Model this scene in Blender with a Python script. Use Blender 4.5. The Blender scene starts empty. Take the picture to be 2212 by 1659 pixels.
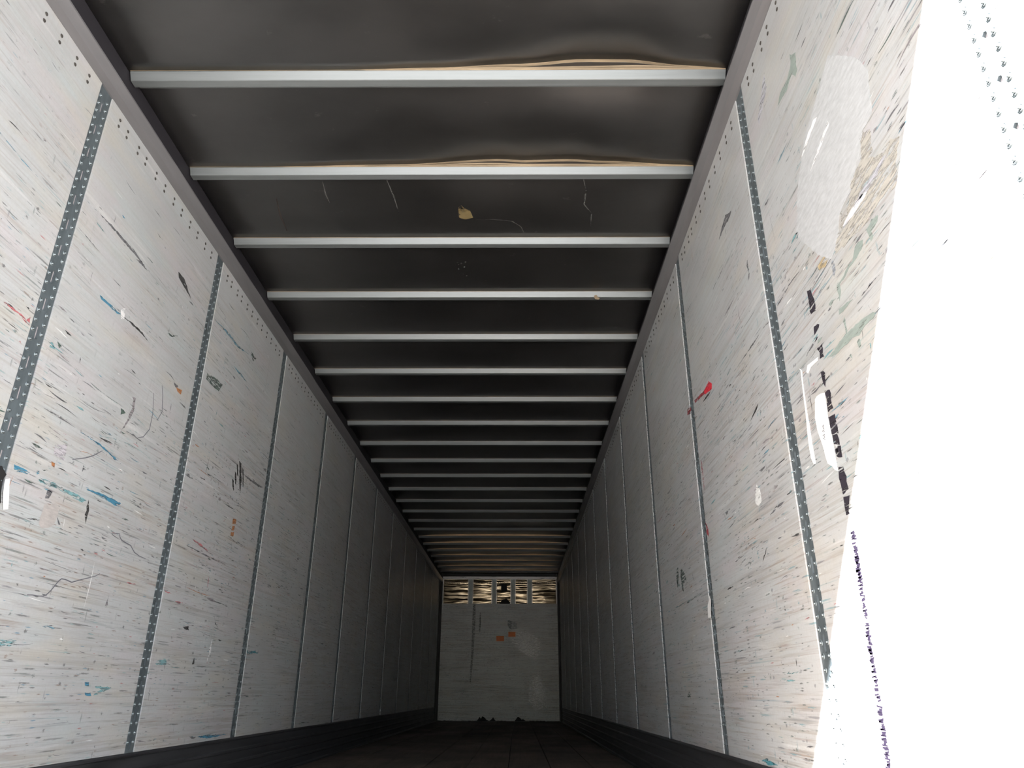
import bpy, bmesh, math, random
from mathutils import Vector, Matrix, noise

S = bpy.context.scene
C = S.collection
random.seed(7)

# ------------------------------------------------------------------ camera, sky, sun, exposure
cam_data = bpy.data.cameras.new('camera')
cam_data.sensor_fit = 'HORIZONTAL'; cam_data.sensor_width = 36.0
cam_data.lens = 36.0 * 1576.8 / 2212.0
cam_data.clip_start = 0.02; cam_data.clip_end = 500
cam = bpy.data.objects.new('camera', cam_data); C.objects.link(cam)
RIGHT = Vector((0.9999722, 0.0069250, 0.0027604))
UP = Vector((0.0001722, -0.3916375, 0.9201196))
FWD = Vector((-0.0074529, 0.9200936, 0.3916278))
cam.matrix_world = Matrix(((RIGHT.x, UP.x, -FWD.x, 0), (RIGHT.y, UP.y, -FWD.y, 0), (RIGHT.z, UP.z, -FWD.z, 0), (0, 0, 0, 1)))
S.camera = cam

SUN_DIR = Vector((0.90, 1.0, -1.22)).normalized()          # the way the sunlight travels
world = bpy.data.worlds.new('sky'); S.world = world; world.use_nodes = True
wn = world.node_tree; wn.nodes.clear()
sky = wn.nodes.new('ShaderNodeTexSky'); sky.sky_type = 'NISHITA'; sky.sun_disc = False
sky.sun_elevation = math.asin(-SUN_DIR.z); sky.sun_rotation = math.atan2(-SUN_DIR.x, -SUN_DIR.y)
sky.dust_density = 2.0
bg = wn.nodes.new('ShaderNodeBackground'); bg.inputs['Strength'].default_value = 0.05
wo = wn.nodes.new('ShaderNodeOutputWorld')
wn.links.new(sky.outputs[0], bg.inputs[0]); wn.links.new(bg.outputs[0], wo.inputs[0])
sd = bpy.data.lights.new('sun', 'SUN'); sd.energy = 16.0; sd.angle = math.radians(0.9); sd.color = (1.0, 0.985, 0.975)
sun = bpy.data.objects.new('sun', sd); C.objects.link(sun)
sun.rotation_euler = SUN_DIR.to_track_quat('-Z', 'Y').to_euler(); sun.location = (-8, -9, 12)
S.view_settings.view_transform = 'Standard'; S.view_settings.look = 'None'
S.view_settings.gamma = 1.0; S.view_settings.use_curve_mapping = False
S.view_settings.exposure = 3.42

# ------------------------------------------------------------------ measures (metres; the camera stands at the origin)
XL, XR = -1.6433, 0.8844            # inner faces of the wall liners
Y0, YB = 0.43, 16.135               # rear door frame, front wall
ZF, ZS, ZR, ZC = -0.492, -0.2315, 2.2218, 2.41   # floor, top of scuff rail, bottom of top rail, roof
PITCH = 1.2192
POST_L = [2.2225 + PITCH * (k - 1) for k in range(13)]
POST_R = [2.2430 + PITCH * (k - 1) for k in range(13)]
BOWS = [2.304 + 0.6096 * k for k in range(-3, 23)]

# ------------------------------------------------------------------ node helper
class NT:
    def __init__(s, name):
        s.m = bpy.data.materials.new(name); s.m.use_nodes = True
        s.t = s.m.node_tree; s.t.nodes.clear()
        s.out = s.t.nodes.new('ShaderNodeOutputMaterial')
        s.b = s.t.nodes.new('ShaderNodeBsdfPrincipled'); s.t.links.new(s.b.outputs[0], s.out.inputs[0])
        s._p = None
    def n(s, kind): return s.t.nodes.new('ShaderNode' + kind)
    def set(s, sock, v):
        if isinstance(v, bpy.types.NodeSocket): s.t.links.new(v, sock)
        else: sock.default_value = v
    def inp(s, name, v): s.set(s.b.inputs[name], v)
    def pos(s):
        if s._p is None: s._p = s.n('NewGeometry').outputs['Position']
        return s._p
    def scaled(s, sc, off=(0, 0, 0), src=None):
        n = s.n('Mapping'); s.set(n.inputs['Vector'], src or s.pos())
        n.inputs['Scale'].default_value = sc; n.inputs['Location'].default_value = off
        return n.outputs[0]
    def noise(s, vec, scale=1.0, detail=4.0, rough=0.55, dist=0.0, col=False):
        n = s.n('TexNoise'); s.set(n.inputs['Vector'], vec)
        n.inputs['Scale'].default_value = scale; n.inputs['Detail'].default_value = detail
        n.inputs['Roughness'].default_value = rough; n.inputs['Distortion'].default_value = dist
        return n.outputs['Color' if col else 'Fac']
    def voro(s, vec, rnd=1.0):
        n = s.n('TexVoronoi'); s.set(n.inputs['Vector'], vec); n.inputs['Scale'].default_value = 1.0
        n.inputs['Randomness'].default_value = rnd
        return n.outputs['Distance'], n.outputs['Color']
    def mr(s, v, a, b, c=0.0, d=1.0):
        n = s.n('MapRange'); s.set(n.inputs[0], v)
        for i, q in zip((1, 2, 3, 4), (a, b, c, d)): s.set(n.inputs[i], q)
        return n.outputs[0]
    def math(s, op, a, b=0.0, c=0.0):
        n = s.n('Math'); n.operation = op; s.set(n.inputs[0], a); s.set(n.inputs[1], b); s.set(n.inputs[2], c)
        return n.outputs[0]
    def mix(s, f, a, b):
        n = s.n('Mix'); n.data_type = 'RGBA'
        s.set(n.inputs['Factor'], f)
        s.set(n.inputs[6], a if isinstance(a, bpy.types.NodeSocket) else (*a, 1))
        s.set(n.inputs[7], b if isinstance(b, bpy.types.NodeSocket) else (*b, 1))
        return n.outputs[2]
    def ramp(s, v, stops, const=False):
        n = s.n('ValToRGB'); s.set(n.inputs[0], v)
        e = n.color_ramp.elements
        if const: n.color_ramp.interpolation = 'CONSTANT'
        while len(e) < len(stops): e.new(0.5)
        for q, (p, c) in zip(e, stops): q.position = p; q.color = (*c, 1)
        return n.outputs[0]
    def sep(s, col):
        n = s.n('SeparateColor'); s.set(n.inputs[0], col); return n.outputs
    def xyz(s, v=None):
        n = s.n('SeparateXYZ'); s.set(n.inputs[0], v or s.pos()); return n.outputs
    def addv(s, a, b, k):
        m = s.n('VectorMath'); m.operation = 'MULTIPLY_ADD'
        s.set(m.inputs[0], b); m.inputs[1].default_value = k; s.set(m.inputs[2], a)
        return m.outputs[0]
    def bump(s, h, strength=0.3, dist=0.002):
        n = s.n('Bump'); n.inputs['Strength'].default_value = strength; n.inputs['Distance'].default_value = dist
        s.set(n.inputs['Height'], h); s.inp('Normal', n.outputs[0])
    def pbr(s, col, rough=0.5, metal=0.0, spec=0.5):
        s.inp('Base Color', col if isinstance(col, bpy.types.NodeSocket) else (*col, 1))
        s.inp('Roughness', rough); s.inp('Metallic', metal); s.inp('Specular IOR Level', spec)
        return s.m

def liner_material(name, along, base=(0.455, 0.468, 0.474), dirt=1.0):
    """Scuffed off-white plastic-faced liner. 'along' is the axis (0 x, 1 y) cargo slid along."""
    t = NT(name)
    def V(a, b, off=0.0):           # a per metre along the wall, b per metre up it
        sc = [0.3, 0.3, 0.3]; sc[along] = a; sc[2] = b; sc[1 - along] = 0.9
        return t.scaled(tuple(sc), (off, off * 1.7, off * 0.6))
    col = t.mix(t.mr(t.noise(V(1.3, 1.1), 1, 3), 0.35, 0.65), base, tuple(c * 0.88 for c in base))
    z = t.xyz()[2]
    dens = t.math('MULTIPLY', t.mr(z, 2.15, 1.1, 0.35, 1.0), t.mr(t.noise(V(1.6, 2.2, 3.1), 1, 3), 0.3, 0.62, 0.35, 1.0))
    low = t.mr(z, 0.5, -0.2, 0.0, 1.0)
    # faint cool / pinkish / ochre tints
    tint = t.noise(V(2.0, 7.0, 9.0), 1, 5, 0.6, col=True)
    r, g, b = t.sep(tint)[0:3]
    col = t.mix(t.math('MULTIPLY', t.mr(r, 0.5, 0.68), 0.30), col, (0.50, 0.43, 0.46))
    col = t.mix(t.math('MULTIPLY', t.mr(g, 0.5, 0.68), 0.28), col, (0.52, 0.46, 0.34))
    col = t.mix(t.math('MULTIPLY', t.mr(b, 0.52, 0.7), 0.26), col, (0.42, 0.52, 0.53))
    # long rubbed streaks, brown-grey, stronger low on the wall
    s1 = t.noise(V(1.1, 55, 2.0), 1, 7, 0.62, 0.15)
    f = t.math('MULTIPLY', t.mr(s1, 0.50, 0.68), t.math('MULTIPLY_ADD', low, 0.28, 0.44 * dirt))
    col = t.mix(t.math('MULTIPLY', f, dens), col, (0.24, 0.205, 0.165))
    # fine dark hairlines
    warp = t.addv(V(0.9, 130, 5.0), t.noise(V(3, 3, 1.0), 1, 2, col=True), (0.0, 0.0, 3.0))
    s2 = t.noise(warp, 1, 3, 0.5)
    f = t.math('MULTIPLY', t.mr(t.math('ABSOLUTE', t.math('SUBTRACT', s2, 0.5)), 0.012, 0.0), t.mr(t.noise(V(2.5, 14, 7.0), 1, 2), 0.52, 0.62))
    col = t.mix(t.math('MULTIPLY', t.math('MULTIPLY', f, 0.6), dens), col, (0.16, 0.15, 0.16))
    s5 = t.noise(V(2.6, 120, 17.0), 1, 5, 0.65)
    tc = t.ramp(t.noise(V(1.5, 20, 23.0), 1, 2), [(0.0, (0.13, 0.26, 0.30)), (0.42, (0.20, 0.19, 0.19)), (0.56, (0.27, 0.20, 0.15)), (0.70, (0.24, 0.17, 0.18))])
    col = t.mix(t.math('MULTIPLY', t.mr(s5, 0.53, 0.68, 0.0, 0.8), dens), col, tc)
    # vertical rubs
    s3 = t.noise(V(70, 1.6, 11.0), 1, 5, 0.6)
    f = t.math('MULTIPLY', t.mr(s3, 0.58, 0.72), t.mr(t.noise(V(3, 2, 4.0), 1, 2), 0.45, 0.7, 0.0, 0.42))
    col = t.mix(f, col, (0.30, 0.28, 0.27))
    # pale rubbed streaks
    s4 = t.noise(V(1.8, 30, 15.0), 1, 5, 0.6)
    col = t.mix(t.mr(s4, 0.6, 0.75, 0.0, 0.45), col, (0.68, 0.68, 0.67))
    # single dashes and specks of transferred paint and rubber
    pal = [(0.0, (0.04, 0.045, 0.045)), (0.20, (0.07, 0.10, 0.09)), (0.32, (0.14, 0.14, 0.16)), (0.46, (0.10, 0.24, 0.28)),
           (0.70, (0.09, 0.21, 0.30)), (0.80, (0.24, 0.34, 0.35)), (0.90, (0.20, 0.14, 0.11)), (0.985, (0.32, 0.06, 0.06))]
    def dashes(a, b, off, keep, rad, alpha, jag):
        nonlocal col
        v = t.addv(V(a, b, off), t.noise(V(a * 5, b * 5, off), 1, 3, 0.6, col=True), (jag, jag, jag))
        d, c = t.voro(v)
        cr, cg, cb = t.sep(c)[0:3]
        size = t.math('MULTIPLY', t.mr(cg, keep, 1.0, 0.0, 1.0), rad)
        f = t.mr(d, size, t.math('MULTIPLY', size, 0.55))
        f = t.math('MULTIPLY', t.math('MULTIPLY', f, t.math('GREATER_THAN', size, 0.02)), alpha)
        f = t.math('MULTIPLY', f, t.mr(dens, 0.25, 0.6))
        col = t.mix(f, col, t.ramp(cr, pal, True))
    dashes(1.6, 110, 0.7, 0.74, 0.36, 0.40, 0.5)
    dashes(4.2, 95, 3.3, 0.70, 0.42, 0.62, 0.7)
    dashes(9, 120, 5.3, 0.70, 0.44, 0.7, 0.7)
    dashes(20, 150, 6.1, 0.66, 0.44, 0.8, 0.6)
    dashes(30, 42, 8.2, 0.80, 0.34, 0.7, 0.8)
    dashes(60, 14, 12.4, 0.86, 0.34, 0.45, 0.7)
    mot = t.noise(t.scaled((70, 70, 70)), 1, 3, 0.7)
    col = t.mix(t.mr(mot, 0.35, 0.65, 0.0, 0.16), col, (0.30, 0.29, 0.28))
    h = t.math('ADD', t.math('MULTIPLY', s1, 0.4), t.math('MULTIPLY', t.noise(V(1.5, 1.5, 20.0), 1, 2), 2.5))
    t.bump(h, 0.35, 0.004)
    return t.pbr(col, t.mr(t.noise(V(3, 12, 22.0), 1, 4), 0.3, 0.7, 0.34, 0.46), 0.0, 0.5)

M = {}
M['liner'] = liner_material('scuffed_wall_liner', 1)
M['front_liner'] = liner_material('scuffed_front_liner', 0, (0.70, 0.725, 0.70), 1.4)

def metal(name, col, rough, metallic, bump=0.0, var=0.12, sc=(6, 6, 6), spec=0.5):
    t = NT(name)
    n = t.noise(t.scaled(sc), 1, 5, 0.6)
    c = t.mix(t.mr(n, 0.3, 0.7), tuple(x * (1 - var) for x in col), tuple(min(1, x * (1 + var)) for x in col))
    if bump: t.bump(n, bump, 0.004)
    return t.pbr(c, t.mr(n, 0.3, 0.7, rough * 0.85, rough * 1.15), metallic, spec)

M['post'] = metal('galvanised_post_steel', (0.122, 0.148, 0.162), 0.42, 0.35, 0.0, 0.25, (30, 30, 6))
M['slot_back'] = metal('liner_seen_through_slots', (0.38, 0.35, 0.36), 0.7, 0.0)
M['rivet'] = metal('bright_rivet_steel', (0.20, 0.235, 0.25), 0.32, 0.6, 0.0, 0.1)
M['hole'] = NT('dark_rivet_recess').pbr((0.05, 0.045, 0.04), 0.6)
M['edge'] = NT('liner_cut_edge').pbr((0.62, 0.58, 0.47), 0.6)
M['rail'] = metal('dull_aluminium_rail', (0.205, 0.20, 0.207), 0.45, 0.4, 0.0, 0.12, (9, 1.2, 9))
M['recess'] = NT('painted_shade_rail_recess').pbr((0.016, 0.014, 0.018), 0.7)  # near-black colour carries the shade above the rail lip
M['bow'] = metal('galvanised_bow_steel', (0.205, 0.22, 0.223), 0.42, 0.45, 0.0, 0.12, (1.5, 40, 40))
M['tape'] = metal('aged_tan_tape', (0.30, 0.23, 0.15), 0.8, 0.0, 0.0, 0.3, (5, 30, 30))
M['tape_dark'] = metal('dark_tape_gap', (0.035, 0.028, 0.022), 0.9, 0.0)
M['scuff'] = metal('dirty_scuff_rail', (0.055, 0.056, 0.06), 0.45, 0.4, 0.0, 0.45, (8, 2.0, 30))
M['skin'] = NT('outer_skin').pbr((0.5, 0.5, 0.5), 0.5)
M['frame'] = metal('rear_frame_steel', (0.30, 0.30, 0.30), 0.5, 0.2)
M['corner'] = metal('dark_corner_and_shade', (0.03, 0.03, 0.03), 0.6, 0.0)
M['header'] = metal('front_header_aluminium', (0.5, 0.49, 0.48), 0.3, 0.8, 0.0, 0.1, (3, 30, 30))
M['fpost'] = metal('grey_green_front_post', (0.55, 0.60, 0.57), 0.5, 0.1, 0.0, 0.2, (20, 20, 8))
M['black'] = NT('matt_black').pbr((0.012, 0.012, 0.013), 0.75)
M['orange'] = metal('orange_sticker', (0.92, 0.22, 0.03), 0.5, 0.0, 0.0, 0.12, (40, 40, 40))
M['paper'] = metal('white_label_paper', (0.88, 0.88, 0.88), 0.45, 0.0, 0.0, 0.03, (20, 20, 20))
M['plastic'] = NT('white_plastic_shred').pbr((0.9, 0.89, 0.87), 0.35)
M['ink'] = NT('grey_print').pbr((0.12, 0.12, 0.14), 0.6)

def roof_material():
    t = NT('dull_aluminium_roof')
    n = t.noise(t.scaled((1.5, 2.5, 1)), 1, 5, 0.6)
    sp = t.mr(t.noise(t.scaled((9, 12, 1)), 1, 6, 0.7), 0.66, 0.8, 0.0, 0.35)
    c = t.mix(t.mr(n, 0.3, 0.7), (0.150, 0.147, 0.145), (0.190, 0.186, 0.183))
    c = t.mix(sp, c, (0.55, 0.54, 0.5))
    t.bump(t.noise(t.scaled((0.7, 3.0, 1)), 1, 2, 0.4), 0.12, 0.02)
    return t.pbr(c, t.mr(n, 0.3, 0.7, 0.33, 0.42), 0.94)
M['roof'] = roof_material()

def wavy_aluminium():
    t = NT('buckled_aluminium')
    v = t.addv(t.scaled((1.2, 1, 17)), t.noise(t.scaled((3, 1, 5)), 1, 2, col=True), (0.4, 0.0, 1.0))
    t.bump(t.noise(v, 1, 2, 0.4, 0.6), 0.6, 0.03)
    return t.pbr((0.25, 0.20, 0.135), 0.17, 1.0)
M['wavy'] = wavy_aluminium()

def floor_material():
    t = NT('dirty_oak_boards')
    g = t.noise(t.scaled((60, 2.0, 1)), 1, 6, 0.6)
    w = t.noise(t.scaled((2, 1.2, 1)), 1, 5, 0.6)
    c = t.mix(t.mr(g, 0.3, 0.7), (0.075, 0.056, 0.042), (0.14, 0.107, 0.078))
    c = t.mix(t.mr(w, 0.4, 0.7, 0.0, 0.7), c, (0.05, 0.047, 0.043))
    sp, _ = t.voro(t.scaled((60, 40, 1)))
    t.bump(g, 0.4, 0.003)
    return t.pbr(c, t.mr(w, 0.3, 0.7, 0.5, 0.75), 0.0, 0.35)
M['floor'] = floor_material()

def ground_material():
    t = NT('gravel_yard')
    n = t.noise(t.pos(), 0.6, 6, 0.6)
    d, c = t.voro(t.scaled((40, 40, 40)))
    col = t.mix(t.mr(n, 0.3, 0.7), (0.09, 0.088, 0.085), (0.13, 0.127, 0.122))
    col = t.mix(t.mr(d, 0.3, 0.6, 0.0, 0.5), col, (0.09, 0.088, 0.085))
    t.bump(d, 0.5, 0.02)
    return t.pbr(col, 0.85)
M['ground'] = ground_material()

def mark_material(name, col, breakup=0.0, rough=0.5):
    """Rubbed-on paint or rubber; breakup opens worn gaps in it."""
    t = NT(name)
    n = t.noise(t.scaled((25, 25, 90)), 1, 5, 0.65)
    t.inp('Specular IOR Level', 0.5 if rough < 0.9 else 0.0)
    t.pbr(t.mix(t.mr(n, 0.3, 0.7), tuple(c * 0.85 for c in col), tuple(min(1, c * 1.15) for c in col)), rough, 0.0, 0.5 if rough < 0.9 else 0.0)
    if breakup:
        t.inp('Alpha', t.mr(t.noise(t.scaled((18, 18, 160), (3, 3, 3)), 1, 4, 0.6), 0.34 + 0.2 * breakup, 0.30 + 0.2 * breakup, 0.0, 1.0) if breakup < 0 else
              t.mr(t.noise(t.scaled((14, 14, 120), (3, 3, 3)), 1, 5, 0.6), 0.28 + 0.22 * breakup, 0.40 + 0.22 * breakup, 0.0, 1.0))
    return t.m
MK = {k: mark_material('mark_' + k, c, b) for k, c, b in (
    ('green', (0.255, 0.30, 0.275), 0.2), ('patch', (0.452, 0.462, 0.470), 0.0), ('tan', (0.42, 0.40, 0.36), 0.55), ('tan2', (0.45, 0.36, 0.22), 0.6),
    ('grey', (0.42, 0.42, 0.46), 0.5), ('greystreak', (0.62, 0.62, 0.66), 0.4), ('white2', (0.74, 0.74, 0.74), 0.35), ('white3', (0.66, 0.67, 0.66), 0.1),
    ('greyblue', (0.30, 0.32, 0.35), 0.4), ('dark', (0.05, 0.05, 0.05), 0.35), ('dark2', (0.13, 0.13, 0.14), 0.55), ('black', (0.030, 0.026, 0.036), 0.4),
    ('red', (0.62, 0.03, 0.05), 0.2), ('dkred', (0.28, 0.04, 0.05), 0.4), ('teal', (0.06, 0.21, 0.25), 0.5), ('teal2', (0.17, 0.32, 0.34), 0.75),
    ('redrub', (0.42, 0.14, 0.15), 0.55),
    ('darkgreen', (0.08, 0.115, 0.10), 0.78), ('thinline', (0.2, 0.19, 0.2), 0.4), ('blue', (0.06, 0.20, 0.30), 0.5), ('blue2', (0.12, 0.26, 0.34), 0.65),
    ('greyscuff', (0.24, 0.22, 0.23), 0.45), ('peel', (0.40, 0.375, 0.36), 0.0), ('peel2', (0.45, 0.43, 0.46), 0.5), ('rust', (0.36, 0.16, 0.07), 0.4))}
MK['purple'] = mark_material('mark_sunlit_stripe', (0.010, 0.008, 0.014), 0.0, 1.0)  # stripe black darkened further for the stretch in full sun
LABEL = {'green': 'grey-green paint smear', 'patch': 'smooth pale filler patch', 'tan': 'torn tan patch', 'tan2': 'brown stain', 'white2': 'white scratch',
         'white3': 'pale rubbed spot', 'black': 'black scuffed stripe', 'red': 'red paint mark', 'dkred': 'dark red rub', 'teal': 'dark teal rub', 'teal2': 'teal rub',
         'blue': 'blue streak', 'blue2': 'blue streak', 'redrub': 'faded red rub', 'rust': 'rust-brown spot', 'peel': 'grey peeled patch', 'peel2': 'grey peeled patch'}

MARKS_RIGHT = [
 ('green', [(1.7665,1.9157),(1.7331,1.8848),(1.7432,1.8209),(1.7589,1.8108),(1.7798,1.843),(1.8339,1.8281),(1.9155,1.8426),(1.8808,1.8639),(1.8209,1.8584),(1.7768,1.8777)]),
 ('patch', [(1.551,1.6767),(1.4262,1.537),(1.394,1.4553),(1.4161,1.3368),(1.4761,1.3313),(1.5059,1.2963),(1.5419,1.2654),(1.582,1.2446),(1.5952,1.2324),(1.6677,1.2169),(1.7,1.1611),(1.7573,1.129),(1.8258,1.186),(1.8927,1.2656),(1.9568,1.3463),(1.9084,1.4071),(1.9084,1.4334),(1.8575,1.5004),(1.7795,1.581),(1.6334,1.6375)]),
 ('tan', [(1.5025,1.322),(1.4786,1.3254),(1.4498,1.3075),(1.4469,1.2809),(1.4529,1.2505),(1.4877,1.2524),(1.459,1.2361),(1.4082,1.2119),(1.3869,1.2162),(1.3569,1.2122),(1.3358,1.1897),(1.3618,1.1572),(1.3766,1.1367),(1.3904,1.1044),(1.4195,1.0946),(1.419,1.1107),(1.4865,1.1067),(1.5452,1.1005),(1.6214,1.1152),(1.6832,1.1213),(1.7393,1.1298),(1.7134,1.1497),(1.6739,1.1923),(1.6651,1.2129),(1.6297,1.1891),(1.603,1.214),(1.582,1.2446),(1.535,1.2637),(1.4988,1.2779)]),
 ('grey', [(1.4141,1.198),(1.3951,1.1969),(1.4569,1.1763),(1.5294,1.1716),(1.5696,1.1825),(1.5492,1.1948),(1.4762,1.1958)]),
 ('greystreak', [(1.5511,1.1903),(1.5153,1.1706),(1.5779,1.163),(1.639,1.1674),(1.6568,1.1639),(1.6605,1.1746),(1.6161,1.1832)]),
 ('white2', [(1.6976,1.5792),(1.6805,1.5728),(1.7839,1.5457),(1.8181,1.541),(1.7506,1.5746)]),
 ('white2', [(1.6238,1.5058),(1.6181,1.4936),(1.7169,1.4643),(1.7802,1.4566),(1.6884,1.4859)]),
 ('white2', [(1.5293,1.444),(1.5274,1.4292),(1.6124,1.4277),(1.6546,1.4335),(1.5799,1.4428)]),
 ('tan2', [(1.8048,1.1681),(1.7785,1.1427),(1.8014,1.1321),(1.8431,1.1454),(1.845,1.1638)]),
 ('green', [(1.4949,1.0869),(1.5197,1.0936),(1.5514,1.0859),(1.5521,1.0675),(1.5472,1.0454),(1.5354,1.0485),(1.5307,1.0677),(1.501,1.0727)]),
 ('green', [(1.5754,1.0721),(1.604,1.0838),(1.6197,1.0828),(1.6335,1.0687),(1.6473,1.0544),(1.6762,1.0611),(1.6865,1.0558),(1.7339,1.0415),(1.755,1.0422),(1.7638,1.0314),(1.7575,0.9961),(1.7447,1.0163),(1.74,1.0372),(1.7009,1.0412),(1.6725,1.051),(1.6425,1.0475),(1.6096,1.053),(1.5846,1.0593)]),
 ('green', [(1.5925,0.8739),(1.6198,0.8791),(1.6522,0.8876),(1.6883,0.8905),(1.7257,0.8934),(1.7646,0.8964),(1.8077,0.8932),(1.8453,0.8864),(1.8947,0.8863),(1.8588,0.8753),(1.8095,0.8692),(1.7645,0.8681),(1.729,0.8672),(1.6948,0.8573),(1.6732,0.8643),(1.6401,0.865),(1.599,0.8626)]),
 ('green', [(1.6882,0.9631),(1.717,0.97),(1.7515,0.9758),(1.7726,0.9758),(1.7732,0.9644),(1.7541,0.9598),(1.7249,0.961),(1.6971,0.9606)]),
 ('green', [(1.7728,1.0154),(1.8003,1.0231),(1.8225,1.0235),(1.818,1.0129),(1.8058,1.0101),(1.7945,1.0158)]),
 ('green', [(1.7541,0.9405),(1.75,0.9307),(1.75,0.9021),(1.7613,0.8947),(1.7635,0.9378)]),
 ('green', [(1.6968,0.8528),(1.6916,0.843),(1.6951,0.8303),(1.7076,0.8274),(1.7078,0.8492)]),
 ('green', [(1.7518,0.8323),(1.7498,0.8185),(1.7603,0.8216),(1.7643,0.8308)]),
 ('greyblue', [(1.7484,1.1241),(1.7452,1.1057),(1.7504,1.0885),(1.7617,1.0772),(1.7625,1.0961),(1.763,1.121)]),
 ('green', [(1.9015,0.9578),(1.9176,0.9537),(1.9413,0.9551),(1.9336,0.9616)]),
 ('dark2', [(1.9708,0.9676),(1.9677,0.9629),(1.9958,0.9566),(2.0293,0.9514),(2.0145,0.9614)]),
 ('black', [(1.946,1.1345),(1.9219,1.1302),(1.9091,1.1303),(1.9189,1.1252),(1.9146,1.1054),(1.9089,1.0892),(1.9102,1.0686),(1.9108,1.0498),(1.9251,1.0513),(1.9478,1.0573),(1.9493,1.084),(1.9481,1.105)]),
 ('black', [(1.9412,1.0134),(1.9068,1.0017),(1.9151,0.9936),(1.9322,0.9879),(1.9494,0.9883),(1.9497,1.0052)]),
 ('black', [(1.9285,0.9735),(1.9362,0.967),(1.9513,0.9663),(1.9388,0.9725)]),
 ('black', [(1.9491,0.9425),(1.9147,0.938),(1.9115,0.9122),(1.9145,0.8996),(1.9377,0.9065),(1.9353,0.9235),(1.9493,0.9364)]),
 ('black', [(1.947,0.8678),(1.9207,0.8521),(1.9402,0.8173),(1.9479,0.8324)]),
 ('black', [(1.9445,0.8074),(1.9119,0.7977),(1.9137,0.7413),(1.9448,0.7419),(1.9439,0.7761)]),
 ('black', [(1.9518,0.7255),(1.9092,0.7208),(1.9109,0.666),(1.9542,0.6774)]),
 ('black', [(1.9479,0.6714),(1.9123,0.6628),(1.9157,0.6349),(1.9459,0.6449)]),
 ('black', [(1.9495,0.6406),(1.9133,0.6305),(1.9128,0.598),(1.9481,0.6091)]),
 ('black', [(1.9455,0.5786),(1.9122,0.5731),(1.9109,0.5281),(1.9133,0.5081),(1.9491,0.501),(1.9518,0.5341),(1.9529,0.5664)]),
 ('black', [(1.9521,0.4939),(1.9102,0.4918),(1.9187,0.4718),(1.9302,0.4542),(1.9292,0.4472),(1.9459,0.446),(1.9516,0.4661)]),
 ('red', [(3.1031,1.3356),(3.0588,1.301),(3.0737,1.2825),(3.1896,1.3052),(3.2009,1.3259)]),
 ('dkred', [(3.2009,1.3259),(3.1927,1.3097),(3.3873,1.3375),(3.391,1.3551)]),
 ('dkred', [(3.548,1.3708),(3.4771,1.3482),(3.4889,1.3205),(3.5616,1.339)]),
 ('dark', [(3.0839,1.2805),(3.1293,1.2743),(3.2481,1.287),(3.1603,1.2869)]),
 ('dark', [(2.5059,0.9855),(2.5281,0.9693),(2.6129,0.9559),(2.574,0.9718)]),
 ('dark2', [(2.3791,0.5901),(2.4308,0.5867),(2.4707,0.5844),(2.5402,0.5796),(2.4884,0.5896),(2.4584,0.5978),(2.4588,0.5892),(2.4333,0.5959)]),
 ('dkred', [(3.3849,1.0453),(3.3716,0.9975),(3.3774,0.8885),(3.3837,0.9391)]),
 ('dkred', [(3.415,0.7476),(3.3859,0.7178),(3.3864,0.6714),(3.4131,0.6942)]),
 ('dark', [(3.0778,0.4098),(3.1024,0.4076),(3.1806,0.4099),(3.1423,0.4129)]),
 ('teal2', [(3.61,0.4478),(3.7086,0.4479),(3.8502,0.4438),(4.039,0.4454),(4.2465,0.4472),(4.2448,0.4512),(4.0366,0.4511),(3.922,0.4481),(3.7762,0.4503)]),
 ('darkgreen', [(4.1295,0.6451),(4.0961,0.6483),(4.1064,0.5994),(4.1416,0.5415),(4.1585,0.5521),(4.1567,0.6067)]),
 ('darkgreen', [(4.044,0.6235),(4.0119,0.6268),(3.94,0.5853),(3.9157,0.5517),(4.0146,0.5493),(4.0137,0.5047),(4.0468,0.521),(4.0517,0.5811)]),
 ('dark', [(2.6208,0.4809),(2.6378,0.4663),(2.6762,0.444),(2.6547,0.4603)]),
 ('teal2', [(2.6209,0.068),(2.5356,0.0696),(2.4687,0.066),(2.5379,0.064)]),
 ('teal2', [(2.6558,0.0453),(2.5804,0.0479),(2.5118,0.0441),(2.5952,0.0417)]),
 ('teal', [(2.9735,-0.2171),(2.9102,-0.2045),(2.7942,-0.2191),(2.8773,-0.2256)]),
 ('darkgreen', [(4.08,0.0175),(4.0618,-0.0091),(4.1367,-0.0093)]),
 ('dark2', [(2.4013,1.549),(2.396,1.4839),(2.4112,1.4599),(2.4127,1.5223)]),
 ('dark2', [(2.5006,1.8413),(2.5436,1.8317),(2.62,1.8416),(2.7068,1.8367),(2.6543,1.8592),(2.5833,1.8796)]),
 ('teal2', [(1.9304,1.3422),(1.9425,1.327),(2.0001,1.3399),(1.9657,1.3524)]),
 ('white3', [(2.6356,0.7173),(2.6087,0.6912),(2.602,0.6476),(2.6508,0.6386),(2.6779,0.6617),(2.6594,0.6903)]),
 ('grey', [(1.9766,2.0532),(1.9777,1.9834),(2.0931,1.9184),(2.0932,1.9538)]),
 ('thinline', [(2.2859,1.2109),(2.3366,1.2174),(2.3379,1.2143),(2.2872,1.2079)]),
 ('dark2', [(2.393,1.2149),(2.4565,1.2104),(2.5453,1.2111),(2.6035,1.2143),(2.4696,1.2168)]),
 ('dark2', [(1.9537,1.2231),(2.0689,1.2273),(2.1792,1.2167),(2.1825,1.2211),(2.0673,1.2311)]),
 ('dark2', [(1.5321,0.9482),(1.5909,0.9471),(1.6421,0.946),(1.5937,0.9488)]),
]
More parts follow.
